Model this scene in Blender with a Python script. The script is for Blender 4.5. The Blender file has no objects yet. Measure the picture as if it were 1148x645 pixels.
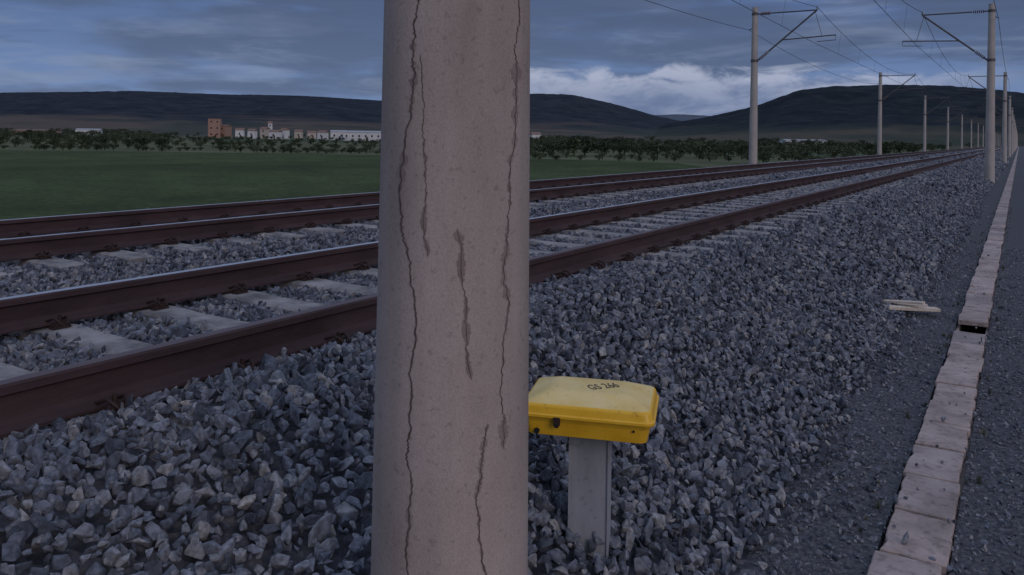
import bpy, bmesh, math, random
import numpy as np
from mathutils import Vector, Matrix, noise
random.seed(7); rng=np.random.default_rng(7)
S=bpy.context.scene
COL=S.collection
PSI=math.atan(569/900); F=900.0; CAMH=1.75
def cam2w(xc,zc):
    return (xc*math.cos(PSI)-zc*math.sin(PSI), xc*math.sin(PSI)+zc*math.cos(PSI))
def px(x,zc): return cam2w((x-574)/F*zc,zc)
def yh(x): return 154+0.014*(x-574)

# ---------------- helpers ----------------
def link(o,parent=None):
    COL.objects.link(o)
    if parent: o.parent=parent
    return o
def empty(name,loc=(0,0,0),rot=(0,0,0)):
    e=bpy.data.objects.new(name,None); e.location=loc; e.rotation_euler=rot; e.empty_display_size=.2
    COL.objects.link(e); return e
class MB:
    def __init__(s): s.v=[];s.f=[];s.m=[];s.sm=[]
    def add(s,vs,fs,mi=0,smooth=False):
        o=len(s.v); s.v+= [tuple(v) for v in vs]
        for f in fs: s.f.append([i+o for i in f]); s.m.append(mi); s.sm.append(smooth)
    def box(s,c,d,mi=0,rz=0,taper=1,ch=0.0,R=None):
        x,y,z=[q/2 for q in d]
        if ch>0: zs=[(-z,0),(z-ch,0),(z,ch)]
        else: zs=[(-z,0),(z,0)]
        vs=[]
        for k,(zz,i) in enumerate(zs):
            t=1+(taper-1)*((zz+z)/(2*z))
            for sx,sy in((-1,-1),(1,-1),(1,1),(-1,1)):
                vs.append(Vector((sx*(x*t-i),sy*(y*t-i),zz)))
        fs=[(3,2,1,0)]
        for k in range(len(zs)-1):
            for j in range(4): fs.append((k*4+j,k*4+(j+1)%4,k*4+4+(j+1)%4,k*4+4+j))
        n=(len(zs)-1)*4; fs.append((n,n+1,n+2,n+3))
        M=Matrix.Rotation(rz,3,'Z')
        if R is not None: M=R
        s.add([M@v+Vector(c) for v in vs],fs,mi)
    def tube(s,pts,r,n=8,mi=0,smooth=True,cap=True):
        pts=[Vector(p) for p in pts]
        if not hasattr(r,'__len__'): r=[r]*len(pts)
        vs=[];fs=[]
        up=Vector((0,0,1))
        t0=(pts[-1]-pts[0]).normalized()
        if abs(t0.dot(up))>.95: up=Vector((1,0,0))
        for i,p in enumerate(pts):
            a=pts[max(i-1,0)]; b=pts[min(i+1,len(pts)-1)]
            t=(b-a).normalized()
            u=t.cross(up)
            if u.length<1e-4: u=t.cross(Vector((0,1,0)))
            u.normalize(); w=u.cross(t)
            for k in range(n):
                an=2*math.pi*k/n
                vs.append(p+(u*math.cos(an)+w*math.sin(an))*r[i])
        for i in range(len(pts)-1):
            for k in range(n):
                fs.append((i*n+k,i*n+(k+1)%n,(i+1)*n+(k+1)%n,(i+1)*n+k))
        s.add(vs,fs,mi,smooth)
        if cap:
            s.add(vs[:n],[tuple(range(n))],mi); s.add(vs[-n:],[tuple(range(n-1,-1,-1))],mi)
    def obj(s,name,mats,parent=None,loc=None):
        me=bpy.data.meshes.new(name); me.from_pydata(s.v,[],s.f)
        for m in mats: me.materials.append(m)
        me.polygons.foreach_set('material_index',s.m)
        me.polygons.foreach_set('use_smooth',s.sm)
        me.update()
        bm=bmesh.new(); bm.from_mesh(me); bmesh.ops.recalc_face_normals(bm,faces=bm.faces); bm.to_mesh(me); bm.free()
        o=bpy.data.objects.new(name,me)
        if loc: o.location=loc
        return link(o,parent)

def nmat(name,cols,scale=5,rough=.85,detail=6,bump=0.0,bscale=None,metal=0,pos=None,spec=.3,coord='Object',vor=False,scl=None,bdist=.01):
    m=bpy.data.materials.new(name); m.use_nodes=True
    nt=m.node_tree; N=nt.nodes; L=nt.links; b=N['Principled BSDF']
    b.inputs['Roughness'].default_value=rough; b.inputs['Metallic'].default_value=metal
    b.inputs['Specular IOR Level'].default_value=spec
    tc=N.new('ShaderNodeTexCoord'); src=tc.outputs[coord]
    if scl:
        mp=N.new('ShaderNodeMapping'); mp.inputs['Scale'].default_value=scl; L.new(src,mp.inputs[0]); src=mp.outputs[0]
    n=N.new('ShaderNodeTexNoise'); n.inputs['Scale'].default_value=scale; n.inputs['Detail'].default_value=detail; n.inputs['Roughness'].default_value=.65
    L.new(src,n.inputs['Vector'])
    r=N.new('ShaderNodeValToRGB'); L.new(n.outputs['Fac'],r.inputs[0])
    el=r.color_ramp.elements
    k=len(cols)
    ps=pos or [0.3+0.4*i/max(1,k-1) for i in range(k)]
    while len(el)<k: el.new(.5)
    for i in range(k): el[i].position=ps[i]; el[i].color=(*cols[i],1)
    L.new(r.outputs[0],b.inputs['Base Color'])
    if bump:
        if vor:
            t=N.new('ShaderNodeTexVoronoi'); t.inputs['Scale'].default_value=bscale or scale*4; o=t.outputs['Distance']
        else:
            t=N.new('ShaderNodeTexNoise'); t.inputs['Scale'].default_value=bscale or scale*4; t.inputs['Detail'].default_value=4; o=t.outputs['Fac']
        L.new(src,t.inputs['Vector'])
        bp=N.new('ShaderNodeBump'); bp.inputs['Strength'].default_value=bump; bp.inputs['Distance'].default_value=bdist
        L.new(o,bp.inputs['Height']); L.new(bp.outputs[0],b.inputs['Normal'])
    return m
def add_speckle(m,scale,lo,hi,amt,scl=None,hiv=1):
    nt=m.node_tree;N=nt.nodes;L=nt.links;b=N['Principled BSDF']
    src=b.inputs['Base Color'].links[0].from_socket
    tc=N.new('ShaderNodeTexCoord'); n=N.new('ShaderNodeTexNoise'); n.inputs['Scale'].default_value=scale; n.inputs['Detail'].default_value=4
    v=tc.outputs['Object']
    if scl:
        mp=N.new('ShaderNodeMapping'); mp.inputs['Scale'].default_value=scl; L.new(v,mp.inputs[0]); v=mp.outputs[0]
    L.new(v,n.inputs['Vector'])
    mr=N.new('ShaderNodeMapRange'); mr.inputs[1].default_value=lo; mr.inputs[2].default_value=hi; mr.inputs[3].default_value=1-amt; mr.inputs[4].default_value=hiv
    L.new(n.outputs['Fac'],mr.inputs[0])
    mx=N.new('ShaderNodeMix'); mx.data_type='RGBA'; mx.blend_type='MULTIPLY'; mx.inputs[0].default_value=1
    L.new(src,mx.inputs[6]); L.new(mr.outputs[0],mx.inputs[7]); L.new(mx.outputs[2],b.inputs['Base Color'])

M_pole=nmat('pole_concrete',[(.37,.295,.26),(.43,.35,.315),(.48,.40,.365)],scale=3.2,rough=.92,bump=.3,bscale=160,bdist=.003,scl=(1,1,.5),detail=5)
add_speckle(M_pole,220,.35,.6,.16)
add_speckle(M_pole,60,.30,.40,.22)
add_speckle(M_pole,7,.3,.7,.24,scl=(1,1,.10),hiv=1.08)
M_mast=nmat('mast_concrete',[(.37,.34,.31),(.47,.43,.40)],scale=2,rough=.9)
add_speckle(M_mast,5,.3,.7,.2,scl=(1,1,.15))
M_crack=nmat('crack_dark',[(.07,.050,.046),(.15,.11,.10)],scale=20,rough=.95)
M_stain=nmat('crack_stain',[(.20,.155,.14),(.29,.23,.21)],scale=25,rough=.85)
M_rust=nmat('rail_rust',[(.036,.021,.022),(.055,.033,.034),(.075,.047,.046)],scale=6,rough=.8,bump=.3,bscale=80,scl=(1,.3,1))
M_top=nmat('rail_head_polished',[(.50,.50,.53),(.70,.70,.74)],scale=3,rough=.38,metal=.9,scl=(1,.1,1))
M_topr=nmat('rail_head_dull',[(.09,.06,.065),(.16,.12,.125)],scale=3,rough=.5,metal=.4,scl=(1,.2,1))
M_sleep=nmat('sleeper_concrete',[(.16,.15,.15),(.27,.255,.25),(.35,.33,.325)],scale=6,rough=.9,bump=.3,bscale=60)
add_speckle(M_sleep,3,.35,.6,.35)
M_clip=nmat('clip_steel',[(.03,.018,.018),(.06,.036,.03)],scale=30,rough=.7,metal=.3)
M_tube=nmat('cantilever_steel',[(.09,.085,.085),(.15,.14,.14)],scale=5,rough=.6,metal=.4)
M_ins=nmat('insulator',[(.08,.04,.03),(.11,.06,.05)],scale=5,rough=.3)
M_wire=nmat('wire_metal',[(.035,.03,.03),(.05,.045,.045)],scale=5,rough=.6)
M_bed=nmat('ballast_fines',[(.030,.031,.038),(.085,.088,.105),(.17,.17,.19)],scale=14,rough=.95,bump=1,bscale=16,vor=True,bdist=.06,detail=5)
M_path=nmat('path_gravel',[(.035,.036,.042),(.08,.082,.092),(.15,.15,.163)],scale=30,rough=.95,bump=1,bscale=45,vor=True,bdist=.02,detail=8)
M_slab=nmat('trough_concrete',[(.25,.205,.19),(.38,.31,.29),(.47,.39,.365)],scale=4,rough=.92,bump=.4,bscale=50,bdist=.006)
add_speckle(M_slab,25,.3,.48,.35); add_speckle(M_slab,1.9,.35,.65,.28)
M_dark=nmat('dark_void',[(.012,.012,.012),(.02,.02,.02)],scale=5,rough=1)
M_yel=nmat('box_yellow_paint',[(.66,.35,.012),(.76,.43,.02),(.80,.47,.035)],scale=7,rough=.38,spec=.5,bump=.08,bscale=60,bdist=.003)
add_speckle(M_yel,40,.28,.36,.25)
M_yel2=nmat('box_lid_sky_sheen',[(.66,.45,.13),(.74,.55,.20),(.78,.61,.29)],scale=6,rough=.45,spec=.45,bump=.08,bscale=60,bdist=.003)  # lid crown: yellow with the pale sky reflection painted in
add_speckle(M_yel2,50,.3,.38,.25)
M_post=nmat('post_grey',[(.23,.24,.26),(.29,.30,.325),(.33,.34,.36)],scale=8,rough=.7,bump=.1,bscale=70,scl=(1,1,.3))
add_speckle(M_post,30,.3,.4,.25)
M_wood=nmat('old_wood',[(.46,.38,.30),(.64,.55,.46)],scale=6,rough=.85,scl=(8,1,8),bump=.3,bscale=10)
M_ink=nmat('ink',[(.04,.035,.03),(.09,.08,.06)],scale=40,rough=.6)

def stone_mat(name,cols):
    m=bpy.data.materials.new(name); m.use_nodes=True
    nt=m.node_tree;N=nt.nodes;L=nt.links;b=N['Principled BSDF']
    b.inputs['Roughness'].default_value=.85; b.inputs['Specular IOR Level'].default_value=.25
    oi=N.new('ShaderNodeObjectInfo'); r=N.new('ShaderNodeValToRGB'); L.new(oi.outputs['Random'],r.inputs[0])
    el=r.color_ramp.elements
    while len(el)<len(cols): el.new(.5)
    for i,(p,c) in enumerate(cols): el[i].position=p; el[i].color=(*c,1)
    tc=N.new('ShaderNodeTexCoord'); n=N.new('ShaderNodeTexNoise'); n.inputs['Scale'].default_value=1.9; n.inputs['Detail'].default_value=4
    L.new(tc.outputs['Object'],n.inputs['Vector'])
    mr=N.new('ShaderNodeMapRange'); mr.inputs[1].default_value=.3; mr.inputs[2].default_value=.7; mr.inputs[3].default_value=.5; mr.inputs[4].default_value=1.45
    L.new(n.outputs['Fac'],mr.inputs[0])
    mx=N.new('ShaderNodeMix'); mx.data_type='RGBA'; mx.blend_type='MULTIPLY'; mx.inputs[0].default_value=1
    L.new(r.outputs[0],mx.inputs[6]); L.new(mr.outputs[0],mx.inputs[7]); L.new(mx.outputs[2],b.inputs['Base Color'])
    return m
M_stone=stone_mat('ballast_stone',[(0,(.046,.052,.067)),(.25,(.088,.097,.122)),(.55,(.136,.147,.178)),(.82,(.185,.193,.220)),(.96,(.225,.222,.23)),(1,(.29,.275,.262))])

def make_coll(name,objs):
    c=bpy.data.collections.new(name)
    for o in objs: c.objects.link(o)
    return c
def scatter(name,P,Rr,Sc,Ix,coll):
    me=bpy.data.meshes.new(name); n=len(P)
    me.vertices.add(n); me.vertices.foreach_set('co',np.asarray(P,dtype=np.float32).ravel())
    a=me.attributes.new('rot','FLOAT_VECTOR','POINT'); a.data.foreach_set('vector',np.asarray(Rr,dtype=np.float32).ravel())
    a=me.attributes.new('scl','FLOAT_VECTOR','POINT'); a.data.foreach_set('vector',np.asarray(Sc,dtype=np.float32).ravel())
    a=me.attributes.new('idx','INT','POINT'); a.data.foreach_set('value',np.asarray(Ix,dtype=np.int32))
    me.update()
    o=bpy.data.objects.new(name,me); COL.objects.link(o)
    ng=bpy.data.node_groups.new(name,'GeometryNodeTree')
    ng.interface.new_socket('Geometry',in_out='INPUT',socket_type='NodeSocketGeometry')
    ng.interface.new_socket('Geometry',in_out='OUTPUT',socket_type='NodeSocketGeometry')
    N=ng.nodes;L=ng.links
    gi=N.new('NodeGroupInput');go=N.new('NodeGroupOutput')
    ci=N.new('GeometryNodeCollectionInfo'); ci.inputs['Collection'].default_value=coll
    ci.inputs['Separate Children'].default_value=True; ci.inputs['Reset Children'].default_value=True
    ip=N.new('GeometryNodeInstanceOnPoints'); ip.inputs['Pick Instance'].default_value=True
    def na(nm,t):
        q=N.new('GeometryNodeInputNamedAttribute'); q.data_type=t; q.inputs['Name'].default_value=nm
        return q.outputs['Attribute']
    L.new(gi.outputs[0],ip.inputs['Points']); L.new(ci.outputs[0],ip.inputs['Instance'])
    L.new(na('idx','INT'),ip.inputs['Instance Index'])
    L.new(na('rot','FLOAT_VECTOR'),ip.inputs['Rotation']); L.new(na('scl','FLOAT_VECTOR'),ip.inputs['Scale'])
    L.new(ip.outputs[0],go.inputs[0])
    md=o.modifiers.new('scatter','NODES'); md.node_group=ng
    return o

# ---------------- terrain cross-section ----------------
AC1,AC2=3.78,7.75
PA=[.70,.85,1.05,2.2,2.4,2.55,5.05,5.5,5.85,6.2,6.5,9.0,9.5,10.4,13.0]
PZ=[-.03,.015,.07,.61,.665,.652,.644,.64,.59,.63,.644,.644,.665,.6,-1.25]
BOXA,BOXT=1.35,2.7
def zb(a,t):
    z=np.interp(a,PA,PZ)
    near=np.clip((7.0-t)/2.0,0,1)
    z=z+.055*near*np.exp(-((a-2.72)/.30)**2)
    z=z+.085*np.exp(-(((a-BOXA)/.45)**2+((t-BOXT)/.5)**2))
    return z
def lump(x,y): return noise.noise(Vector((x*1.1,y*1.1,0)))*.045+noise.noise(Vector((x*3.1,y*3.1,5)))*.02
aa=np.unique(np.concatenate([np.linspace(.7,5.0,30),np.linspace(5,13.0,34)]))
tt=np.concatenate([np.arange(-12,40,.25),np.arange(40,120,2),np.geomspace(120,2500,40)])
vs=[];fs=[]
for t in tt:
    for a in aa:
        inn=(2.5<a<5.1) or (6.45<a<9.05)
        off=-.055 if (t<24 and .9<a<10) else -.03
        vs.append((-a,t,float(zb(a,t))+off+(lump(a,t)*(0.15 if inn else 1) if t<60 else 0)))
na_=len(aa)
for i in range(len(tt)-1):
    for j in range(na_-1):
        fs.append((i*na_+j,i*na_+j+1,(i+1)*na_+j+1,(i+1)*na_+j))
b=MB(); b.add(vs,fs,0,True); b.obj('ballast_bed',[M_bed])
b=MB(); vs=[];fs=[]
pa=[.95,.80,.62,.498,.494,.226,.222,0,-.5,-1,-1.6,-2.2,-3.0]
for t in tt:
    for a in pa: vs.append((-a,t,-.24 if .2245<a<.4965 else (noise.noise(Vector((a*2,t*1.5,2)))*.010-.004*max(0,-a))))
n=len(pa)
for i in range(len(tt)-1):
    for j in range(n-1): fs.append((i*n+j,i*n+j+1,(i+1)*n+j+1,(i+1)*n+j))
b.add(vs,fs,0,False); b.obj('gravel_path',[M_path])
M_verge=nmat('verge_grass',[(.04,.05,.028),(.075,.09,.045),(.12,.115,.075)],scale=1.5,rough=.95,bump=1,bscale=12,bdist=.1)
b=MB(); vs=[];fs=[]
for t in tt:
    for a,z in((-2.9,-.02),(-3.4,-.05),(-6,-1.25)): vs.append((-a,t,z+ (noise.noise(Vector((a,t,9)))*.1 if a<-3 else 0)))
for i in range(len(tt)-1):
    for j in range(2): fs.append((i*3+j,i*3+j+1,(i+1)*3+j+1,(i+1)*3+j))
b.add(vs,fs,0,True); b.obj('embankment',[M_verge])

def ground_mat():
    m=bpy.data.materials.new('farmland'); m.use_nodes=True
    nt=m.node_tree;N=nt.nodes;L=nt.links;bs=N['Principled BSDF']; bs.inputs['Roughness'].default_value=1; bs.inputs['Specular IOR Level'].default_value=.1
    tc=N.new('ShaderNodeTexCoord')
    mp=N.new('ShaderNodeMapping'); mp.inputs['Rotation'].default_value=(0,0,-.55); mp.inputs['Scale'].default_value=(.004,.012,.01)
    L.new(tc.outputs['Object'],mp.inputs[0])
    v=N.new('ShaderNodeTexVoronoi'); v.inputs['Scale'].default_value=1; L.new(mp.outputs[0],v.inputs['Vector'])
    sx=N.new('ShaderNodeSeparateColor'); L.new(v.outputs['Color'],sx.inputs[0])
    r=N.new('ShaderNodeValToRGB'); r.color_ramp.interpolation='CONSTANT'
    cs=[(.0,(.07,.09,.05)),(.25,(.10,.11,.06)),(.45,(.14,.11,.08)),(.62,(.06,.075,.045)),(.8,(.11,.12,.07))]
    el=r.color_ramp.elements
    while len(el)<len(cs): el.new(.5)
    for i,(p,c) in enumerate(cs): el[i].position=p; el[i].color=(*c,1)
    L.new(sx.outputs[0],r.inputs[0])
    n=N.new('ShaderNodeTexNoise'); n.inputs['Scale'].default_value=.08; n.inputs['Detail'].default_value=6; L.new(tc.outputs['Object'],n.inputs['Vector'])
    mr=N.new('ShaderNodeMapRange'); mr.inputs[1].default_value=.3; mr.inputs[2].default_value=.7; mr.inputs[3].default_value=.6; mr.inputs[4].default_value=1.3
    L.new(n.outputs['Fac'],mr.inputs[0])
    mx=N.new('ShaderNodeMix'); mx.data_type='RGBA'; mx.blend_type='MULTIPLY'; mx.inputs[0].default_value=1
    L.new(r.outputs[0],mx.inputs[6]); L.new(mr.outputs[0],mx.inputs[7]); L.new(mx.outputs[2],bs.inputs['Base Color'])
    return m
b=MB(); b.add([(-9000,-9000,-1.2),(9000,-9000,-1.2),(9000,9000,-1.2),(-9000,9000,-1.2)],[(0,1,2,3)]); b.obj('ground',[ground_mat()])
M_field=nmat('crop_green',[(.062,.088,.036),(.080,.110,.045),(.10,.13,.055)],scale=.12,rough=1,bump=1,bscale=9,bdist=.12,spec=.1)
add_speckle(M_field,2.5,.3,.6,.4); add_speckle(M_field,.05,.4,.6,.25,scl=(1,.25,1)); add_speckle(M_field,.5,.35,.65,.2)
b=MB(); zf=-1.185
pl=[(-12.4,-60),(-12.4,60)]+[px(760,100),px(600,112),px(430,120),px(200,121),px(0,118),px(-300,112),px(-700,90)]
b.add([(p[0],p[1],zf) for p in pl],[tuple(range(len(pl)))]); b.obj('grass_field',[M_field])

# ---------------- hills ----------------
def hillmat(name,c1,c2,c3,c4):
    m=bpy.data.materials.new(name); m.use_nodes=True
    nt=m.node_tree;N=nt.nodes;L=nt.links;bs=N['Principled BSDF']; bs.inputs['Roughness'].default_value=1; bs.inputs['Specular IOR Level'].default_value=0.05
    tc=N.new('ShaderNodeTexCoord')
    n=N.new('ShaderNodeTexNoise'); n.inputs['Scale'].default_value=.02; n.inputs['Detail'].default_value=9; n.inputs['Roughness'].default_value=.75; L.new(tc.outputs['Object'],n.inputs['Vector'])
    r=N.new('ShaderNodeValToRGB'); r.color_ramp.elements[0].position=.42; r.color_ramp.elements[0].color=(*c1,1); r.color_ramp.elements[1].position=.62; r.color_ramp.elements[1].color=(*c2,1)
    L.new(n.outputs['Fac'],r.inputs[0])
    n2=N.new('ShaderNodeTexNoise'); n2.inputs['Scale'].default_value=.006; n2.inputs['Detail'].default_value=6
    mp=N.new('ShaderNodeMapping'); mp.inputs['Scale'].default_value=(1,1,4); L.new(tc.outputs['Object'],mp.inputs[0]); L.new(mp.outputs[0],n2.inputs['Vector'])
    r2=N.new('ShaderNodeValToRGB'); r2.color_ramp.elements[0].position=.45; r2.color_ramp.elements[0].color=(*c3,1); r2.color_ramp.elements[1].position=.55; r2.color_ramp.elements[1].color=(*c4,1)
    L.new(n2.outputs['Fac'],r2.inputs[0])
    sx=N.new('ShaderNodeSeparateXYZ'); L.new(tc.outputs['Object'],sx.inputs[0])
    ad=N.new('ShaderNodeMath'); ad.operation='MULTIPLY_ADD'; ad.inputs[1].default_value=60; L.new(n2.outputs['Fac'],ad.inputs[0]); L.new(sx.outputs[2],ad.inputs[2])
    mr=N.new('ShaderNodeMapRange'); mr.inputs[1].default_value=38; mr.inputs[2].default_value=60; L.new(ad.outputs[0],mr.inputs[0])
    mx=N.new('ShaderNodeMix'); mx.data_type='RGBA'; L.new(mr.outputs[0],mx.inputs[0]); L.new(r2.outputs[0],mx.inputs[6]); L.new(r.outputs[0],mx.inputs[7])
    L.new(mx.outputs[2],bs.inputs['Base Color'])
    return m
MH1=hillmat('hill_scrub_hazed',(.017,.022,.032),(.038,.044,.053),(.10,.082,.07),(.06,.068,.055))  # far scrub and fields, distance haze put into the bluish base colours
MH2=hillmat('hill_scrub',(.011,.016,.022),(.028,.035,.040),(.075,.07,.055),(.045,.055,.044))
def hill(name,pts,R,r0,mat,p=1.6):
    xs=np.arange(pts[0][0],pts[-1][0],4.0); ys=np.interp(xs,[q[0] for q in pts],[q[1] for q in pts])
    k=np.ones(5)/5; ysm=np.convolve(np.pad(ys,2,'edge'),k,'valid')
    rows=list(np.linspace(r0,R,26))+[R*1.08,R*1.25,R*1.5]
    vs=[];fs=[]
    for ri,r in enumerate(rows):
        for x,y in zip(xs,ysm):
            rel=math.atan((574-x)/F); az=PSI+rel
            h=max(0,(yh(x)-y)/F*R*math.cos(rel)+CAMH+1.5)
            X=-r*math.sin(az);Y=r*math.cos(az)
            if r<=R:
                s=(r-r0)/(R-r0); s2=s**p
                g=noise.fractal(Vector((X/260,Y/260,0)),1,2,5)*h*.22*math.sin(math.pi*min(1,s))
                z=-1.5+(h)*s2+g*s
            else:
                z=-1.5+h*max(0,1-((r-R)/(R*.5))**1.2*1.1)
            z+=noise.noise(Vector((X/14,Y/14,3)))*1.6*min(1,h/60)*(1 if r>r0+100 else 0)
            vs.append((X,Y,z))
    n=len(xs)
    for i in range(len(rows)-1):
        for j in range(n-1): fs.append((i*n+j,i*n+j+1,(i+1)*n+j+1,(i+1)*n+j))
    b=MB(); b.add(vs,fs,0,True); return b.obj(name,[mat])
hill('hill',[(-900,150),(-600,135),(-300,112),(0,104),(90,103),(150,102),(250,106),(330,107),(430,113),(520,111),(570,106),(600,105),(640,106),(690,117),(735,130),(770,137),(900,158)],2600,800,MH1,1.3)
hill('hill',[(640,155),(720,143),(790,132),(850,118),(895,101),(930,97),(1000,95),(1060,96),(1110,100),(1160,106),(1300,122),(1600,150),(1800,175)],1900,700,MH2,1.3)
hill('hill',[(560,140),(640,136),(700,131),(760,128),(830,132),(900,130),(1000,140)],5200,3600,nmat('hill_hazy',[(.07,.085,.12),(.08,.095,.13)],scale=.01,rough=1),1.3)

# ---------------- rails / sleepers ----------------
RT=CAMH-.89
prof=[(-.075,-.172),(.075,-.172),(.075,-.160),(.03,-.146),(.0085,-.128),(.0085,-.050),(.036,-.038),(.036,-.010),(.028,-.001)]
prof_top=[(.028,-.001),(0,0),(-.028,-.001)]
prof2=[(-.028,-.001),(-.036,-.010),(-.036,-.038),(-.0085,-.050),(-.0085,-.128),(-.03,-.146),(-.075,-.160),(-.075,-.172)]
ty=list(np.arange(-12,60,3))+list(np.geomspace(60,2500,30))
def rail(parent,a,topmat):
    b=MB()
    for pr,mi in((prof,0),(prof_top,1),(prof2,0)):
        vs=[];fs=[];n=len(pr)
        for t in ty:
            for (x,z) in pr: vs.append((-a+x,t,RT+z))
        for i in range(len(ty)-1):
            for j in range(n-1): fs.append((i*n+j,i*n+j+1,(i+1)*n+j+1,(i+1)*n+j))
        b.add(vs,fs,mi)
    return b.obj('rail',[M_rust,topmat],parent)
def track(ac,tops,tclip):
    e=empty('railway_track',(0,0,0))
    rail(e,ac-.7525,tops[0]); rail(e,ac+.7525,tops[1])
    b=MB(); c=MB()
    t=-6.0; i=0
    st=[(-1.3,.655),(-1.27,.668),(-.95,.672),(-.55,.674),(-.4,.666),(.4,.666),(.55,.674),(.95,.672),(1.27,.668),(1.3,.655)]
    while t<420:
        vs=[];fs=[]
        dz=random.uniform(-.004,.004) if t<40 else 0
        for (x,z) in st:
            z+=dz
            vs+=[(-ac+x,t-.15,.45),(-ac+x,t-.115,z-.012),(-ac+x,t-.10,z),(-ac+x,t+.10,z),(-ac+x,t+.115,z-.012),(-ac+x,t+.15,.45)]
        for k in range(len(st)-1):
            for j in range(5): fs.append((k*6+j,k*6+j+1,(k+1)*6+j+1,(k+1)*6+j))
        fs.append((0,1,2,3,4,5)); q=(len(st)-1)*6; fs.append((q,q+1,q+2,q+3,q+4,q+5))
        b.add(vs,fs)
        if t<tclip:
            for ra in(ac-.7525,ac+.7525):
                for sd in(-1,1):
                    x0=-ra+sd*.075; z0=RT-.175
                    c.box((-ra+sd*.11,t,z0+.004),(.05,.10,.03),0,taper=.75)
                    for yy in(-.035,.035):
                        c.tube([(x0-sd*.035,t+yy*1.2,z0+.02),(x0-sd*.005,t+yy*1.25,z0+.030),(x0+sd*.03,t+yy,z0+.045),(x0+sd*.065,t+yy*.8,z0+.032),(x0+sd*.075,t+yy*.4,z0+.012)],.007,6)
                    c.tube([(x0+sd*.025,t,z0+.015),(x0+sd*.025,t,z0+.058)],.011,6)
        t+=.6; i+=1
    b.obj('sleepers',[M_sleep],e); c.obj('rail_clips',[M_clip],e)
    return e
track(AC1,(M_topr,M_top),30)
track(AC2,(M_top,M_top),26)

# ---------------- ballast stones ----------------
srcs=[]
for i in range(16):
    bm=bmesh.new()
    sx,sy,sz=random.uniform(.85,1.3),random.uniform(.65,1),random.uniform(.5,.85)
    for k in range(random.choice((11,13,16))):
        v=Vector((random.gauss(0,1),random.gauss(0,1),random.gauss(0,1))).normalized()*random.uniform(.85,1.1)
        bm.verts.new((v.x*sx,v.y*sy,v.z*sz))
    r=bmesh.ops.convex_hull(bm,input=bm.verts)
    bmesh.ops.delete(bm,geom=[g for g in r['geom_interior'] if isinstance(g,bmesh.types.BMVert)],context='VERTS')
    bmesh.ops.bevel(bm,geom=list(bm.edges),offset=.05,segments=1,affect='EDGES',clamp_overlap=True)
    me=bpy.data.meshes.new('stone_%02d'%i); bm.to_mesh(me); bm.free(); me.materials.append(M_stone)
    srcs.append(bpy.data.objects.new('stone_%02d'%i,me))
CS=make_coll('stone_shapes',srcs)
Ps=[];Ss=[]
def region(a0,a1,t0,t1,sp,rad,keep=1.0,zoff=0.0):
    A,T=np.meshgrid(np.arange(a0,a1,sp),np.arange(t0,t1,sp))
    A=A.ravel()+rng.uniform(-.5,.5,A.size)*sp*1.1; T=T.ravel()+rng.uniform(-.5,.5,T.size)*sp*1.1
    m=(np.degrees(np.arctan2(A,T))<76)&(np.hypot(A,T)>1.2)&(rng.random(A.size)<keep)
    sz=rad*rng.uniform(.55,1.3,A.size)*np.where(rng.random(A.size)<.06,1.3,1)
    for ac in(AC1,AC2):
        ph=np.mod(T+6.0+.3,.6)-.3
        insl=(np.abs(A-ac)<1.33)&(np.abs(ph)<.085+.3*sz)&(rng.random(A.size)<.965)
        if ac==AC1: insl&=~((A<ac-.85)&(T<6.2))
        inr=(np.abs(np.abs(A-ac)-.7525)<.045+.6*sz)
        m&=~(insl|inr)
    m&=(np.hypot(A-1.19,T-1.6)>.2)
    A=A[m];T=T[m];sz=sz[m]
    Z=zb(A,T)
    L_=np.array([lump(a,t) for a,t in zip(A,T)]) if t0<60 else 0
    inn=((A>2.5)&(A<5.1))|((A>6.45)&(A<9.05))
    Z=Z+np.where(inn,.15,1)*L_-.012+rng.uniform(-.25,.55,A.size)*sz*np.where(inn,.5,1)+zoff
    Ps.append(np.stack([-A,T,Z],1)); Ss.append(sz)
region(.98,6.8,-1,9,.037,.0285)
region(.98,6.8,-1,9,.085,.033,zoff=.014)
region(.98,6.8,9,24,.055,.038)
region(.98,6.8,24,60,.10,.060)
region(.98,6.8,60,140,.22,.11)
region(6.8,10.4,1,30,.075,.042)
region(6.8,10.4,30,70,.15,.07)
region(.60,1.0,0,9,.05,.022,.8); region(.60,1.0,9,26,.075,.028,.8)
NS=20000
A=rng.uniform(-1.2,.9,NS);T=.8+15*rng.random(NS)**1.3; sz=rng.uniform(.006,.014,NS)*np.where(rng.random(NS)<.08,1.8,1)
ok=(A>.49)|(A<.23)|(rng.random(NS)<.03)
A=A[ok];T=T[ok];sz=sz[ok]; Ps.append(np.stack([-A,T,np.where((A<.49)&(A>.23),.032,.002)+sz*.2],1)); Ss.append(sz)
for (x,y,s) in((1022,603,.035),(1050,628,.02),(1010,560,.022),(1112,590,.018),(1062,470,.02),(1092,510,.016),(1076,585,.014),(1085,560,.02),(1120,480,.015)):
    zc=1.70*F/(y-yh(x)); X,Y=px(x,zc); Ps.append(np.array([[X,Y,.05]])); Ss.append(np.array([s]))
P=np.concatenate(Ps);SZ=np.concatenate(Ss);n=len(P)
print('stones',n)
scatter('ballast_stones',P,rng.uniform(0,6.28,(n,3)),np.repeat(SZ[:,None],3,1)*rng.uniform(.85,1.15,(n,3)),rng.integers(0,16,n),CS)

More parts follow.
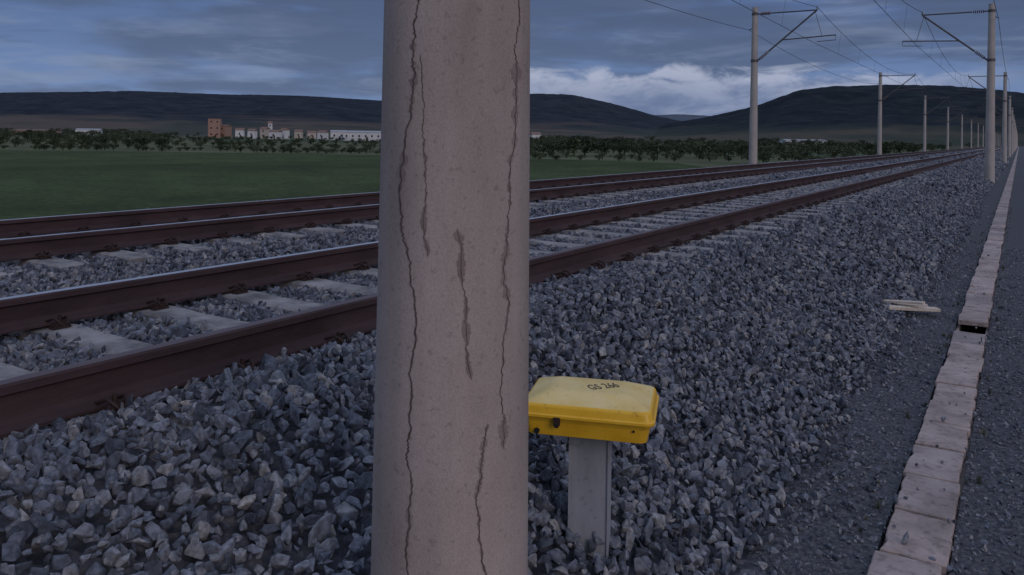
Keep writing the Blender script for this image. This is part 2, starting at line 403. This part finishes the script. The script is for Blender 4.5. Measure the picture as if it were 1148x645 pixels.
# ---------------- cable trough ----------------
slabs=[MB(),MB(),MB()]; t=-1.0
hole0,hole1=8.35,8.85
def slab(b,xc,yc,w,l,th,zc_,R,seed):
    rs=random.Random(seed); pts=[]
    hw,hl=w/2,l/2; N1,N2=7,12
    for k in range(N1): pts.append((-hw+w*k/N1,-hl))
    for k in range(N2): pts.append((hw,-hl+l*k/N2))
    for k in range(N1): pts.append((hw-w*k/N1,hl))
    for k in range(N2): pts.append((-hw,hl-l*k/N2))
    out=[]
    cut=rs.randrange(len(pts)); cs=rs.uniform(.008,.022) if rs.random()<.4 else 0
    for i,(x,y) in enumerate(pts):
        d=rs.uniform(0,.004)+(rs.random()<.10)*rs.uniform(.003,.009)
        dd=min(abs(i-cut),len(pts)-abs(i-cut)); d+=cs*max(0,1-dd/2.5)
        out.append((x*(1-d/hw),y*(1-d/hl)))
    n=len(out)
    lo=[(x,y,-th/2) for x,y in out]; mid=[(x,y,th/2-.006) for x,y in out]; hi=[(x*(1-.006/hw),y*(1-.006/hl),th/2) for x,y in out]
    vs=[R@Vector(p)+Vector((xc,yc,zc_)) for p in lo+mid+hi]
    fs=[]
    for k in range(2):
        for j in range(n): fs.append((k*n+j,k*n+(j+1)%n,(k+1)*n+(j+1)%n,(k+1)*n+j))
    fs.append(tuple(range(2*n,3*n))); fs.append(tuple(range(n-1,-1,-1)))
    b.add(vs,fs,0)
k=0
CT_=empty('cable_trough')
while t<90:
    Ls=.46
    if hole0-.15<t<hole1-.1:
        t=hole1; continue
    dx=random.uniform(-.010,.010); dz=random.uniform(-.005,.006)
    R=Matrix.Rotation(random.uniform(-.02,.02),3,'Z')@Matrix.Rotation(random.uniform(-.012,.012),3,'X')@Matrix.Rotation(random.uniform(-.02,.02),3,'Y')
    if abs(t-hole1)<.01: R=Matrix.Rotation(.04,3,'Z')@Matrix.Rotation(-.05,3,'X'); dz=.02
    slab(random.choice(slabs),-.36+dx,t+Ls/2,.256,Ls,.045,.002+dz,R,k); k+=1
    t+=Ls+random.uniform(.008,.018)
def slabvar(f,nm):
    m=M_slab.copy(); m.name=nm
    nt=m.node_tree; bs=nt.nodes['Principled BSDF']; s=bs.inputs['Base Color'].links[0].from_socket
    mx=nt.nodes.new('ShaderNodeMix'); mx.data_type='RGBA'; mx.blend_type='MULTIPLY'; mx.inputs[0].default_value=1
    nt.links.new(s,mx.inputs[6]); mx.inputs[7].default_value=(*f,1); nt.links.new(mx.outputs[2],bs.inputs['Base Color']); return m
slabs[0].obj('covers_a',[M_slab],CT_); slabs[1].obj('covers_b',[slabvar((.80,.82,.85),'trough_concrete_grey')],CT_); slabs[2].obj('covers_c',[slabvar((1.10,1.07,1.05),'trough_concrete_pale')],CT_)
b=MB()
b.box((-.36,90+455,.008),(.25,910,.045),0)
for xx in(-.36-.121,-.36+.121): b.box((xx,45,-.13),(.022,92,.19),0)
b.box((-.36,(hole0+hole1)/2,-.22),(.21,3,.02),1)
b.obj('trough_walls',[M_slab,M_dark],CT_)

# ---------------- catenary poles ----------------
def pole(t,a,side,zbase,main=False):
    X=-a; e=empty('concrete_catenary_pole',(X,t,0))
    n=96 if main else 24
    b=MB(); top=7.9
    zs=[zbase-.3,zbase]+list(np.linspace(zbase+.2,top,40 if main else 6))
    rr=[(.405-.019*z)/2 for z in zs]
    b.tube([(0,0,z) for z in zs],rr,n)
    b.tube([(0,0,top),(0,0,top+.03)],[rr[-1]*1.04]*2,n)
    b.obj('pole_shaft',[M_pole if main else M_mast],e)
    d=-side
    c=MB(); i=MB()
    oe=(d*2.75,0,7.62)
    for z in(7.62,5.45): c.tube([(0,0,z-.06),(0,0,z+.06)],(.405-.019*z)/2+.015,16)
    c.tube([(d*.14,0,7.62),(d*.3,0,7.62)],.03,8); c.tube([(d*.75,0,7.62),oe],.032,8)
    for k in range(6): i.tube([(d*(.3+.075*k),0,7.62),(d*(.34+.075*k),0,7.62)],[.085,.05],10)
    p0=Vector((d*.14,0,5.45)); p1=Vector(oe)
    q0=p0.lerp(p1,.05); q1=p0.lerp(p1,.19)
    c.tube([p0,q0],.035,8); c.tube([q1,p1],.04,8)
    for k in range(6):
        i.tube([q0.lerp(q1,k/6),q0.lerp(q1,(k+.6)/6)],[.085,.05],10)
    m=p0.lerp(p1,.42)
    rend=Vector((d*3.55,0,m.z+.1)); c.tube([m,rend],.028,8)
    c.tube([p0.lerp(p1,.97),rend.lerp(m,.25)],.012,6)
    c.tube([rend,rend+Vector((0,0,-.22)),Vector((d*2.75,0,6.2))],.016,6)
    c.tube([oe,(oe[0],0,7.78)],.025,6)
    c.obj('cantilever',[M_tube],e); i.obj('insulators',[M_ins],e)
    return e
RT_T=[1.6+39.6*k for k in range(0,16)]
LT_T=[-2.3+39.8*k for k in range(0,16)]
zc=2.02; mx,my=px(511,zc)
E=pole(my,-mx,1,.0,True)
for t in RT_T[1:]: pole(t,1.1,1,.03)
for t in LT_T: pole(t,10.45,-1,.45)

view_ang=math.atan2(-my,-mx)
def surf(xp,yp):
    z=CAMH-(yp-yh(xp))/F*(zc-.17)
    r=(.405-.019*z)/2
    cx=511+ (322-yp)*.017; hw=F*r/zc*1.005
    s=max(-.985,min(.985,(xp-cx)/hw)); th=math.asin(s)
    return view_ang+th,z,r
def strip(name,pts,wfun,proud,mat,seed,jit):
    rs=random.Random(seed)
    ys=np.arange(pts[0][1],pts[-1][1],2.2); xs=np.interp(ys,[p[1] for p in pts],[p[0] for p in pts])
    vs=[];fs=[]
    L_=len(ys)
    ws=[wfun(k/L_,y,rs) for k,y in enumerate(ys)]
    for k,(x,y) in enumerate(zip(xs,ys)):
        nz=(noise.noise(Vector((seed*3.3,y*.03,0)))*4+noise.noise(Vector((seed*3.3,y*.13,4)))*2.2+noise.noise(Vector((seed,y*.45,8)))*1.5)*jit
        an,z,r=surf(x+nz,y)
        w=ws[k]*(min(1,k/3,(L_-1-k)/3))
        wa=w/F*zc/r/2*(1/max(.35,math.cos(an-view_ang)))
        for q in(-1,-.33,.33,1):
            aa_=an+q*wa+ (noise.noise(Vector((seed+q*9,y*.3,1)))*.5*wa if abs(q)==1 else 0)
            rr=r+proud
            vs.append((rr*math.cos(aa_),rr*math.sin(aa_),z))
    for k in range(L_-1):
        for j in range(3): fs.append((k*4+j,k*4+j+1,k*4+5+j,k*4+4+j))
    b=MB(); b.add(vs,fs,0,True); return b.obj(name,[mat],E)
cr={ 'A':[(476,-60),(475,0),(470,70),(467,130),(457,190),(457,250),(466,295),(472,350),(467,420),(464,470),(466,540),(463,600),(462,720)],
 'B':[(478,60),(481,130),(483,190),(481,240),(484,290)],
 'C':[(516,255),(519,300),(524,345),(523,385),(528,425)],
 'D':[(583,-60),(582,0),(579,70),(576,150),(570,210),(569,260),(563,300),(567,345),(562,400),(560,450),(564,512)],
 'E':[(543,475),(539,520),(534,560),(537,590),(542,650),(540,720)]}
def wst(base,seed):
    def f(u,y,rs):
        v=noise.noise(Vector((seed*7.1,y*.018,1)))*1.4+noise.noise(Vector((seed*7.1,y*.07,2)))*1.4+noise.noise(Vector((seed,y*.35,6)))*.5
        return max(.8,base*(.33+v))
    return f
def wcr(base,seed):
    return lambda u,y,rs: max(.5,base*(1+.7*noise.noise(Vector((seed,y*.12,3)))))
strip('crack_stain_1',[p for p in cr['A'] if p[1]<300],wst(8,1),.0006,M_stain,1,1)
strip('crack_stain_2',cr['B'],wst(4.5,2),.0006,M_stain,2,1)
strip('crack_stain_3',cr['C'],wst(7.5,3),.0006,M_stain,3,1)
strip('crack_stain_4',cr['D'],wst(8,4),.0006,M_stain,4,1)
strip('crack_stain_5',cr['E'],wst(6.5,5),.0006,M_stain,5,1)
strip('crack_stain_6',[p for p in cr['A'] if p[1]>280],wst(3.5,1),.0006,M_stain,1,1)
strip('crack_1',cr['A'],wcr(1.6,1),.0011,M_crack,1,1)
strip('crack_2',cr['B'],wcr(.6,2),.0011,M_crack,2,1)
strip('crack_3',cr['C'],wcr(.9,3),.0011,M_crack,3,1)
strip('crack_4',cr['D'],wcr(1.0,4),.0011,M_crack,4,1)
strip('crack_5',cr['E'],wcr(1.3,5),.0011,M_crack,5,1)

# ---------------- wires ----------------
def wires(a,ts):
    b=MB()
    for i in range(len(ts)-1):
        t0,t1=ts[i],ts[i+1]; pts=[];K=12
        for k in range(K+1):
            u=k/K; pts.append((-a,t0+(t1-t0)*u,7.75-.95*4*u*(1-u)))
        b.tube(pts,.011,5,cap=False)
        st=.18 if i%2 else -.18
        b.tube([(-a+st,t0,6.2),(-a-st,t1,6.2)],.010,5,cap=False)
        for k in range(1,7):
            u=k/7; b.tube([(-a,t0+(t1-t0)*u,7.75-.95*4*u*(1-u)),(-a+st*(1-2*u),t0+(t1-t0)*u,6.2)],.004,4,cap=False)
    return b.obj('overhead_wire',[M_wire])
wires(1.1+2.75,[1.6-39.6]+RT_T)
wires(10.45-2.75,[-42]+LT_T)
def feeder(a,ts,z):
    b=MB()
    for i in range(len(ts)-1):
        t0,t1=ts[i],ts[i+1]
        b.tube([(-a,t0+(t1-t0)*k/12,z-.55*4*(k/12)*(1-k/12)) for k in range(13)],.011,5,cap=False)
    for t in ts: b.tube([(-a,t,z),(-a+.3*(1 if a>5 else -1),t,z+.12)],.02,6)
    b.obj('feeder_wire',[M_wire])
feeder(10.72,LT_T,6.9)
feeder(.85,[1.6-39.6]+RT_T,7.3)

# ---------------- yellow box ----------------
bz=3.0; bx,by=px(667,bz)
BB=empty('yellow_junction_box',(bx,by,0),(0,0,PSI-math.radians(13)))
zb_=CAMH-(477-yh(662))/F*bz
def rrect(w,d,r,n=5):
    out=[]
    for cx,cy,a0 in((w/2-r,d/2-r,0),(-w/2+r,d/2-r,90),(-w/2+r,-d/2+r,180),(w/2-r,-d/2+r,270)):
        for k in range(n+1):
            an=math.radians(a0+90*k/n); out.append((cx+r*math.cos(an),cy+r*math.sin(an)))
    return out
def loft(b,rings,mi,capb=True,capt=True):
    n=len(rings[0]); vs=[p for r in rings for p in r]; fs=[]
    for i in range(len(rings)-1):
        for j in range(n): fs.append((i*n+j,i*n+(j+1)%n,(i+1)*n+(j+1)%n,(i+1)*n+j))
    b.add(vs,fs,mi,False)
    if capb: b.add(rings[0],[tuple(range(n-1,-1,-1))],mi)
    if capt: b.add(rings[-1],[tuple(range(n))],mi)
def ring(w,d,r,z,ox=0,oy=0): return [(x+ox,y+oy,z) for x,y in rrect(w,d,r)]
W,D=.47,.34
b=MB()
loft(b,[ring(W-.07,D-.07,.02,zb_),ring(W-.04,D-.04,.03,zb_+.006),ring(W-.02,D-.02,.03,zb_+.055),ring(W-.010,D-.010,.03,zb_+.066),ring(W-.010,D-.010,.03,zb_+.070)],0)
b.obj('box_body',[M_yel],BB)
b=MB(); z0=zb_+.0725
loft(b,[ring(W+.010,D+.010,.033,z0),ring(W+.016,D+.016,.035,z0+.004),ring(W+.016,D+.016,.035,z0+.012),ring(W+.004,D+.004,.033,z0+.016),ring(W-.006,D-.006,.033,z0+.038),ring(W-.014,D-.014,.032,z0+.044),ring(W-.024,D-.024,.03,z0+.047)],0,capt=False)
rings=[ring(W-.024,D-.024,.03,z0+.047),ring(W-.17,D-.15,.03,z0+.074),ring(W-.20,D-.18,.02,z0+.077),ring(W-.24,D-.22,.01,z0+.078)]
loft(b,rings,1,capb=False)
b.obj('box_lid',[M_yel,M_yel2],BB)
b=MB()
fy=-(D/2)
b.box((-.10,fy-.006,zb_+.066),(.022,.018,.028),0)
b.box((-.10,fy-.012,zb_+.052),(.014,.012,.012),1)
b.tube([(-.175,fy+.025,zb_+.02),(-.175,fy+.006,zb_+.02)],.010,10,1)
b.tube([(.17,fy+.015,zb_+.05),(.17,fy+.004,zb_+.05)],.004,8,1)
b.box((0,0,zb_+.0712),(W-.02,D-.02,.002),1)
b.obj('box_latch',[M_clip,M_dark],BB)
b=MB(); pw,pd=.15,.07
hz=zb_; gz=-.2
b.box((0,0,(hz+gz)/2-.002),(pw,pd,hz-gz-.004),0)
for sx in(-1,1): b.box((sx*(pw/2-.003),-pd/2-.004,(hz+gz)/2-.004),(.007,.008,hz-gz-.01),0)
b.box((0,0,hz-.008),(.20,.12,.008),0)
b.obj('box_post',[M_post],BB)
fc=bpy.data.curves.new('label','FONT'); fc.body='GS 266'; fc.size=.058; fc.extrude=.0006; fc.align_x='CENTER'; fc.align_y='CENTER'
fo=bpy.data.objects.new('label_tmp',fc); COL.objects.link(fo)
bpy.context.view_layer.update()
me=bpy.data.meshes.new_from_object(fo.evaluated_get(bpy.context.evaluated_depsgraph_get())); bpy.data.objects.remove(fo)
me.materials.clear(); me.materials.append(M_ink)
lo=bpy.data.objects.new('box_label',me); link(lo,BB); lo.location=(.045,-.005,z0+.0788); lo.rotation_euler=(0,0,math.radians(32)); lo.scale=(.70,1.35,1)

# ---------------- wooden planks ----------------
e=empty('wooden_plank'); 
X,Y=px(1024,8.1); b=MB()
zz=.07
R1=Matrix.Rotation(PSI+.02,3,'Z')@Matrix.Rotation(.03,3,'Y'); b.box((X,Y,zz+.01),(.55,.10,.028),0,R=R1)
R2=Matrix.Rotation(PSI+2.35,3,'Z')@Matrix.Rotation(.10,3,'Y'); b.box((X-.12,Y+.06,zz+.052),(.48,.085,.022),0,R=R2)
R3=Matrix.Rotation(PSI-.22,3,'Z')@Matrix.Rotation(-.03,3,'Y'); b.box((X-.06,Y+.14,zz+.012),(.40,.07,.02),0,R=R3)
b.obj('boards',[M_wood],e)

# ---------------- shrubs / trees ----------------
M_leaf=stone_mat('foliage',[(0,(.028,.042,.022)),(.4,(.042,.060,.030)),(.75,(.060,.080,.042)),(1,(.09,.105,.065))])
ls=[]
for i in range(7):
    b=MB(); rs=random.Random(i)
    b.tube([(0,0,-.2),(.03,0,.25),(0,.04,.55)],[.05,.035,.015],6)
    clumps=[(rs.gauss(0,.26),rs.gauss(0,.26),rs.uniform(.3,.78),rs.uniform(.14,.26)) for _ in range(12)]
    for (cx,cy,cz,cr_) in clumps:
        b.tube([(0,.02,.2),(cx*.6,cy*.6,cz*.8),(cx,cy,cz)],[.02,.012,.005],4,cap=False)
        for k in range(36):
            d=Vector((rs.gauss(0,1),rs.gauss(0,1),rs.gauss(0,.8))).normalized()*cr_*rs.uniform(.5,1.05)
            p=Vector((cx,cy,max(.03,cz+d.z*.9)))+Vector((d.x,d.y,0))
            u=Vector((rs.gauss(0,1),rs.gauss(0,1),rs.gauss(0,1))).normalized(); w=u.cross(Vector((rs.gauss(0,1),rs.gauss(0,1),rs.gauss(0,1)))).normalized()
            s=rs.uniform(.035,.072)
            b.add([p-u*s,p+w*s*.6,p+u*s,p-w*s*.6],[(0,1,2,3)])
    me=bpy.data.meshes.new('shrub_%d'%i); me.from_pydata(b.v,[],b.f); me.materials.append(M_leaf)
    ls.append(bpy.data.objects.new('shrub_%d'%i,me))
CT=make_coll('shrub_shapes',ls)
def hmul(x): return 1.0 if x<190 or x>470 else .55
def orchard(name,spec):
    P=[];Sc=[]
    for (x0,x1,zlist,sp,h0,h1,keep) in spec:
        for z in zlist:
            step=sp/z*F; x=x0+random.uniform(0,step)
            while x<x1:
                zz=z*(1+.012*noise.noise(Vector((x/90,z,0)))*5); 
                X,Y=px(x+random.uniform(-.25,.25)*step,zz+random.uniform(-.5,.5))
                dens=keep*(1 if noise.noise(Vector((x/40,z/9,7)))>-.28 else .15)
                if X<-16 and random.random()<dens:
                    h=random.uniform(h0,h1)*(1+.35*noise.noise(Vector((X/18,Y/18,0))))*(hmul(x) if h1>1.5 else 1)
                    P.append((X,Y,-1.25)); w=h*random.uniform(.9,1.4); Sc.append((w,w*random.uniform(.85,1.15),h))
                x+=step
    n=len(P); R=np.zeros((n,3)); R[:,2]=rng.uniform(0,6.28,n); print(name,n)
    scatter(name,np.array(P),R,np.array(Sc),rng.integers(0,7,n),CT)
orchard('tree_row',[(-200,470,(123,127),1.3,.7,1.4,.8),(-200,470,(140,152,166,182),3.2,1.8,2.8,.85),(-200,470,(205,230,260,300,350,420),3.8,2.2,3.6,.8)])
orchard('tree_row',[(585,960,(104,110,118),2.4,.9,1.7,.8),(585,1000,(128,138,150,164,180),3.4,1.8,3.1,.9),(585,1060,(205,235,270,320,390),3.8,2.2,3.6,.85)])
orchard('distant_trees',[(-200,1120,(520,640),7,3,5,.45),(-200,1120,(760,860),7,4,7,.6)])

# grass tufts / weeds
M_weed=stone_mat('weed_leaf',[(0,(.045,.055,.03)),(.5,(.08,.09,.045)),(1,(.17,.15,.09))])
ws=[]
for i in range(4):
    b=MB(); rs=random.Random(50+i)
    for k in range(32):
        an=rs.uniform(0,6.28); ln=rs.uniform(.5,1); lean=rs.uniform(.1,.7); wd=.018
        dx,dy=math.cos(an),math.sin(an); px_,py_=-dy*wd,dx*wd
        bx_,by_=rs.gauss(0,.10),rs.gauss(0,.10)
        p1=(bx_+dx*lean*ln*.35,by_+dy*lean*ln*.35,ln*.6); p2=(bx_+dx*lean*ln,by_+dy*lean*ln,ln*(1-.35*lean))
        b.add([(bx_-px_,by_-py_,0),(bx_+px_,by_+py_,0),(p1[0]+px_*.8,p1[1]+py_*.8,p1[2]),(p1[0]-px_*.8,p1[1]-py_*.8,p1[2]),p2],[(0,1,2,3),(3,2,4)])
    me=bpy.data.meshes.new('tuft_%d'%i); me.from_pydata(b.v,[],b.f); me.materials.append(M_weed)
    ws.append(bpy.data.objects.new('tuft_%d'%i,me))
CW=make_coll('tuft_shapes',ws)
P=[];Sc=[]
for _ in range(90):
    t=2.4+24*random.random()**1.3; a=random.choice((random.uniform(.50,.60),random.uniform(.14,.22)))
    h=random.uniform(.025,.07); P.append((-a,t,.0)); Sc.append((h,h,h))
for _ in range(1500):
    a=-random.uniform(2.6,6); t=random.uniform(6,130); h=random.uniform(.15,.45)*(1 if a<-3.1 else .4)
    P.append((-a,t,np.interp(-a,[2.9,3.4,6],[-.03,-.08,-1.25]))); Sc.append((h*1.4,h*1.4,h))
n=len(P); R=np.zeros((n,3)); R[:,2]=rng.uniform(0,6.28,n)
scatter('grass_tufts',np.array(P),R,np.array(Sc),rng.integers(0,4,n),CW)

# ---------------- village ----------------
M_wh=nmat('house_white',[(.50,.50,.51),(.64,.63,.63)],scale=.5); M_cr=nmat('house_cream',[(.38,.33,.29),(.46,.41,.37)],scale=.5)
M_br=nmat('brick',[(.27,.17,.13),(.35,.23,.18)],scale=1)
M_rf=nmat('roof_tile',[(.17,.11,.09),(.23,.15,.12)],scale=1); M_rg=nmat('roof_grey',[(.30,.31,.33),(.38,.39,.40)],scale=1)
def house(name,x,z,w,d,h,wall,roof,rh,st=1,rot=None):
    X,Y=px(x,z); e=empty(name,(X,Y,-1.2),(0,0,PSI+(rot if rot is not None else random.uniform(-.5,.5))))
    b=MB(); b.box((0,0,h/2),(w,d,h)); b.obj('walls',[wall],e)
    b=MB(); o=.3; hw,hd=w/2+o,d/2+o
    if rh>0:
        b.add([(-hw,-hd,h+.01),(hw,-hd,h+.01),(hw,hd,h+.01),(-hw,hd,h+.01),(-hw,0,h+rh),(hw,0,h+rh)],[(0,1,5,4),(2,3,4,5),(0,4,3),(1,2,5),(3,2,1,0)])
    else:
        b.box((0,0,h+.16),(w+.3,d+.3,.3)); 
    b.obj('roof',[roof],e)
    b=MB(); nw=max(1,int(w/3.2))
    for s in range(st):
        zz=h/st*(s+.55)
        for k in range(nw):
            xx=-w/2+(k+.5)*w/nw
            b.box((xx,-d/2-.03,zz),(.8,.08,1.1))
    b.obj('windows',[M_dark],e)
    b=MB(); b.box((w*.12,-d/2-.04,1.05),(.9,.1,2.1)); b.obj('door',[M_clip],e)
house('brick_tower',241,520,7.5,7,12.0,M_br,M_rf,0,3,.2)
house('brick_building',252,524,6,6,7.5,M_br,M_rf,1,2)
for (x,z,w,h,wl,rf,rh) in((269,500,5,5,M_wh,M_rf,1.2),(283,480,4.5,4.6,M_wh,M_rf,1.3),(297,520,5,6.0,M_cr,M_rf,1.4),(309,470,6,4.2,M_wh,M_rf,1.2),(319,530,5,5.5,M_wh,M_rf,1.3),(335,540,5,4.8,M_cr,M_rf,1.3),(349,560,6,4.2,M_cr,M_rf,1.3),(100,600,16,4.0,M_wh,M_rg,1.0),(362,470,5,4.2,M_wh,M_rf,1.2),(600,430,5,4.6,M_wh,M_rf,1.3),(40,700,30,3.0,M_br,M_rf,1.0)):
    house('house',x,z,w,w*.8,h,wl,rf,rh,1 if h<6 else 2)
house('warehouse',408,430,20,12,4.4,M_wh,M_rg,.9,1,.05)
house('warehouse',380,440,8,9,4.6,M_wh,M_rg,.9,1,.1)
house('warehouse',900,640,34,14,3.6,M_wh,M_rg,.9,1,.1)
house('church_tower',303,540,2.4,2.4,10,M_wh,M_rf,1.5,3,.1)

# ---------------- world ----------------
SUN_EL=22
W_=bpy.data.worlds.new('World'); S.world=W_; W_.use_nodes=True
nt=W_.node_tree;N=nt.nodes;L=nt.links
for q in list(N): N.remove(q)
out=N.new('ShaderNodeOutputWorld'); bg=N.new('ShaderNodeBackground'); bg.inputs[1].default_value=.1; L.new(bg.outputs[0],out.inputs[0])
sky=N.new('ShaderNodeTexSky'); sky.sky_type='NISHITA'; sky.sun_disc=False; sky.sun_elevation=math.radians(SUN_EL)
tc=N.new('ShaderNodeTexCoord')
def M(op,a,b_=None,c=None):
    q=N.new('ShaderNodeMath'); q.operation=op
    for i,v in enumerate((a,b_,c)):
        if v is None: continue
        if isinstance(v,(int,float)): q.inputs[i].default_value=v
        else: L.new(v,q.inputs[i])
    return q.outputs[0]
sp=N.new('ShaderNodeSeparateXYZ'); L.new(tc.outputs['Generated'],sp.inputs[0])
az=M('SUBTRACT',M('ARCTAN2',M('MULTIPLY',sp.outputs[0],-1),sp.outputs[1]),PSI)
el=M('ARCSINE',sp.outputs[2])
def vec(x,y,z=0.0):
    q=N.new('ShaderNodeCombineXYZ')
    for i,v in enumerate((x,y,z)):
        if isinstance(v,(int,float)): q.inputs[i].default_value=v
        else: L.new(v,q.inputs[i])
    return q.outputs[0]
def nz(v,scale,det=8,rough=.6,dist=0):
    q=N.new('ShaderNodeTexNoise'); q.inputs['Scale'].default_value=scale; q.inputs['Detail'].default_value=det; q.inputs['Roughness'].default_value=rough; q.inputs['Distortion'].default_value=dist
    L.new(v,q.inputs['Vector']); return q.outputs['Fac']
def mr(v,a,b_,c=0,d=1,sm=True):
    q=N.new('ShaderNodeMapRange'); q.interpolation_type='SMOOTHSTEP' if sm else 'LINEAR'
    L.new(v,q.inputs[0])
    for i,k in enumerate((a,b_,c,d)): q.inputs[i+1].default_value=k
    return q.outputs[0]
def mix(f,a,b_,bt='MIX'):
    q=N.new('ShaderNodeMix'); q.data_type='RGBA'; q.blend_type=bt
    if isinstance(f,(int,float)): q.inputs[0].default_value=f
    else: L.new(f,q.inputs[0])
    for i,v in((6,a),(7,b_)):
        if isinstance(v,tuple): q.inputs[i].default_value=(*v,1)
        else: L.new(v,q.inputs[i])
    return q.outputs[2]
def C(r,g,b_): return (r*10,g*10,b_*10)
streak=nz(vec(M('MULTIPLY',az,2.4),M('MULTIPLY',el,13)),1.9,6,.6,.5)
big=nz(vec(M('MULTIPLY',az,2.0),M('MULTIPLY',el,9),3.0),1.6,4,.55,.3)
wisp=nz(vec(M('MULTIPLY',az,3.2),M('MULTIPLY',el,24),6.0),1.6,5,.56,.5)
base=mix(mr(el,.02,.17),C(.16,.25,.47),C(.095,.155,.325))
base=mix(M('MULTIPLY',mr(big,.44,.60),.85),base,C(.085,.122,.225))
base=mix(M('MULTIPLY',mr(streak,.50,.68),.6),base,C(.20,.255,.40))
base=mix(M('MULTIPLY',mr(wisp,.54,.72),.5),base,C(.24,.30,.44))
base=mix(M('MULTIPLY',mr(wisp,.46,.34),.45),base,C(.085,.125,.24))
base=mix(M('MULTIPLY',mr(el,.0,.06,1,0),.5),base,C(.16,.225,.40))
band=nz(vec(M('MULTIPLY',az,3),M('MULTIPLY',el,22),9.0),1.0,4,.55,.4)
base=mix(M('MULTIPLY',M('MULTIPLY',mr(el,.085,.15),mr(band,.36,.54)),.8),base,C(.075,.105,.195))
puff=nz(vec(M('MULTIPLY',az,7),M('MULTIPLY',el,20),1.0),2.0,7,.60,.4)
puffL=nz(vec(M('MULTIPLY',az,4),0.0,2.0),2.0,3,.5)
topel=M('ADD',M('MULTIPLY',M('SUBTRACT',puffL,.5),.04),M('ADD',.082,M('MULTIPLY',M('SUBTRACT',puff,.5),.055)))
dz=M('SUBTRACT',topel,el)
azm=M('MULTIPLY',mr(az,-.58,-.40),mr(az,.12,.0))
bank=M('MULTIPLY',mr(dz,-.004,.010),azm)
lit=mr(dz,.0,.045,1,0)
bcol=mix(mr(puff,.38,.66),C(.135,.185,.335),C(.28,.33,.48))
bcol=mix(M('MULTIPLY',lit,mr(puff,.30,.58)),bcol,C(.44,.48,.62))
base=mix(M('MULTIPLY',bank,.9),base,bcol)
base=mix(mr(el,.22,.75),base,mix(mr(nz(tc.outputs['Generated'],2.5,3),.35,.65),C(.33,.41,.61),C(.50,.58,.80)))
ns=N.new('ShaderNodeVectorMath'); ns.operation='SCALE'; ns.inputs[3].default_value=.35; L.new(sky.outputs[0],ns.inputs[0])
fin=mix(.08,base,ns.outputs[0])
L.new(fin,bg.inputs[0])

back=Vector((math.sin(PSI),-math.cos(PSI),0)); right=Vector((math.cos(PSI),math.sin(PSI),0))
hd=(back*1.0+right*.55).normalized()
sdir=Vector((hd.x*math.cos(math.radians(SUN_EL)),hd.y*math.cos(math.radians(SUN_EL)),math.sin(math.radians(SUN_EL))))
sky.sun_rotation=math.atan2(sdir.x,sdir.y)
sl=bpy.data.lights.new('sun','SUN'); sl.energy=.72; sl.angle=math.radians(30); sl.color=(1,.84,.79)
so=bpy.data.objects.new('sun',sl); so.rotation_euler=sdir.to_track_quat('Z','Y').to_euler(); COL.objects.link(so)

# ---------------- camera ----------------
cd=bpy.data.cameras.new('camera'); cd.sensor_width=36; cd.lens=36*F/1148; cd.shift_y=-168.5/1148; cd.clip_end=20000; cd.clip_start=.05
co=bpy.data.objects.new('camera',cd); COL.objects.link(co)
co.matrix_world=Matrix.Translation((0,0,CAMH))@Matrix.Rotation(PSI,4,'Z')@Matrix.Rotation(math.pi/2,4,'X')@Matrix.Rotation(.014,4,'Z')
S.camera=co
S.view_settings.view_transform='Standard'; S.view_settings.look='None'; S.view_settings.exposure=0
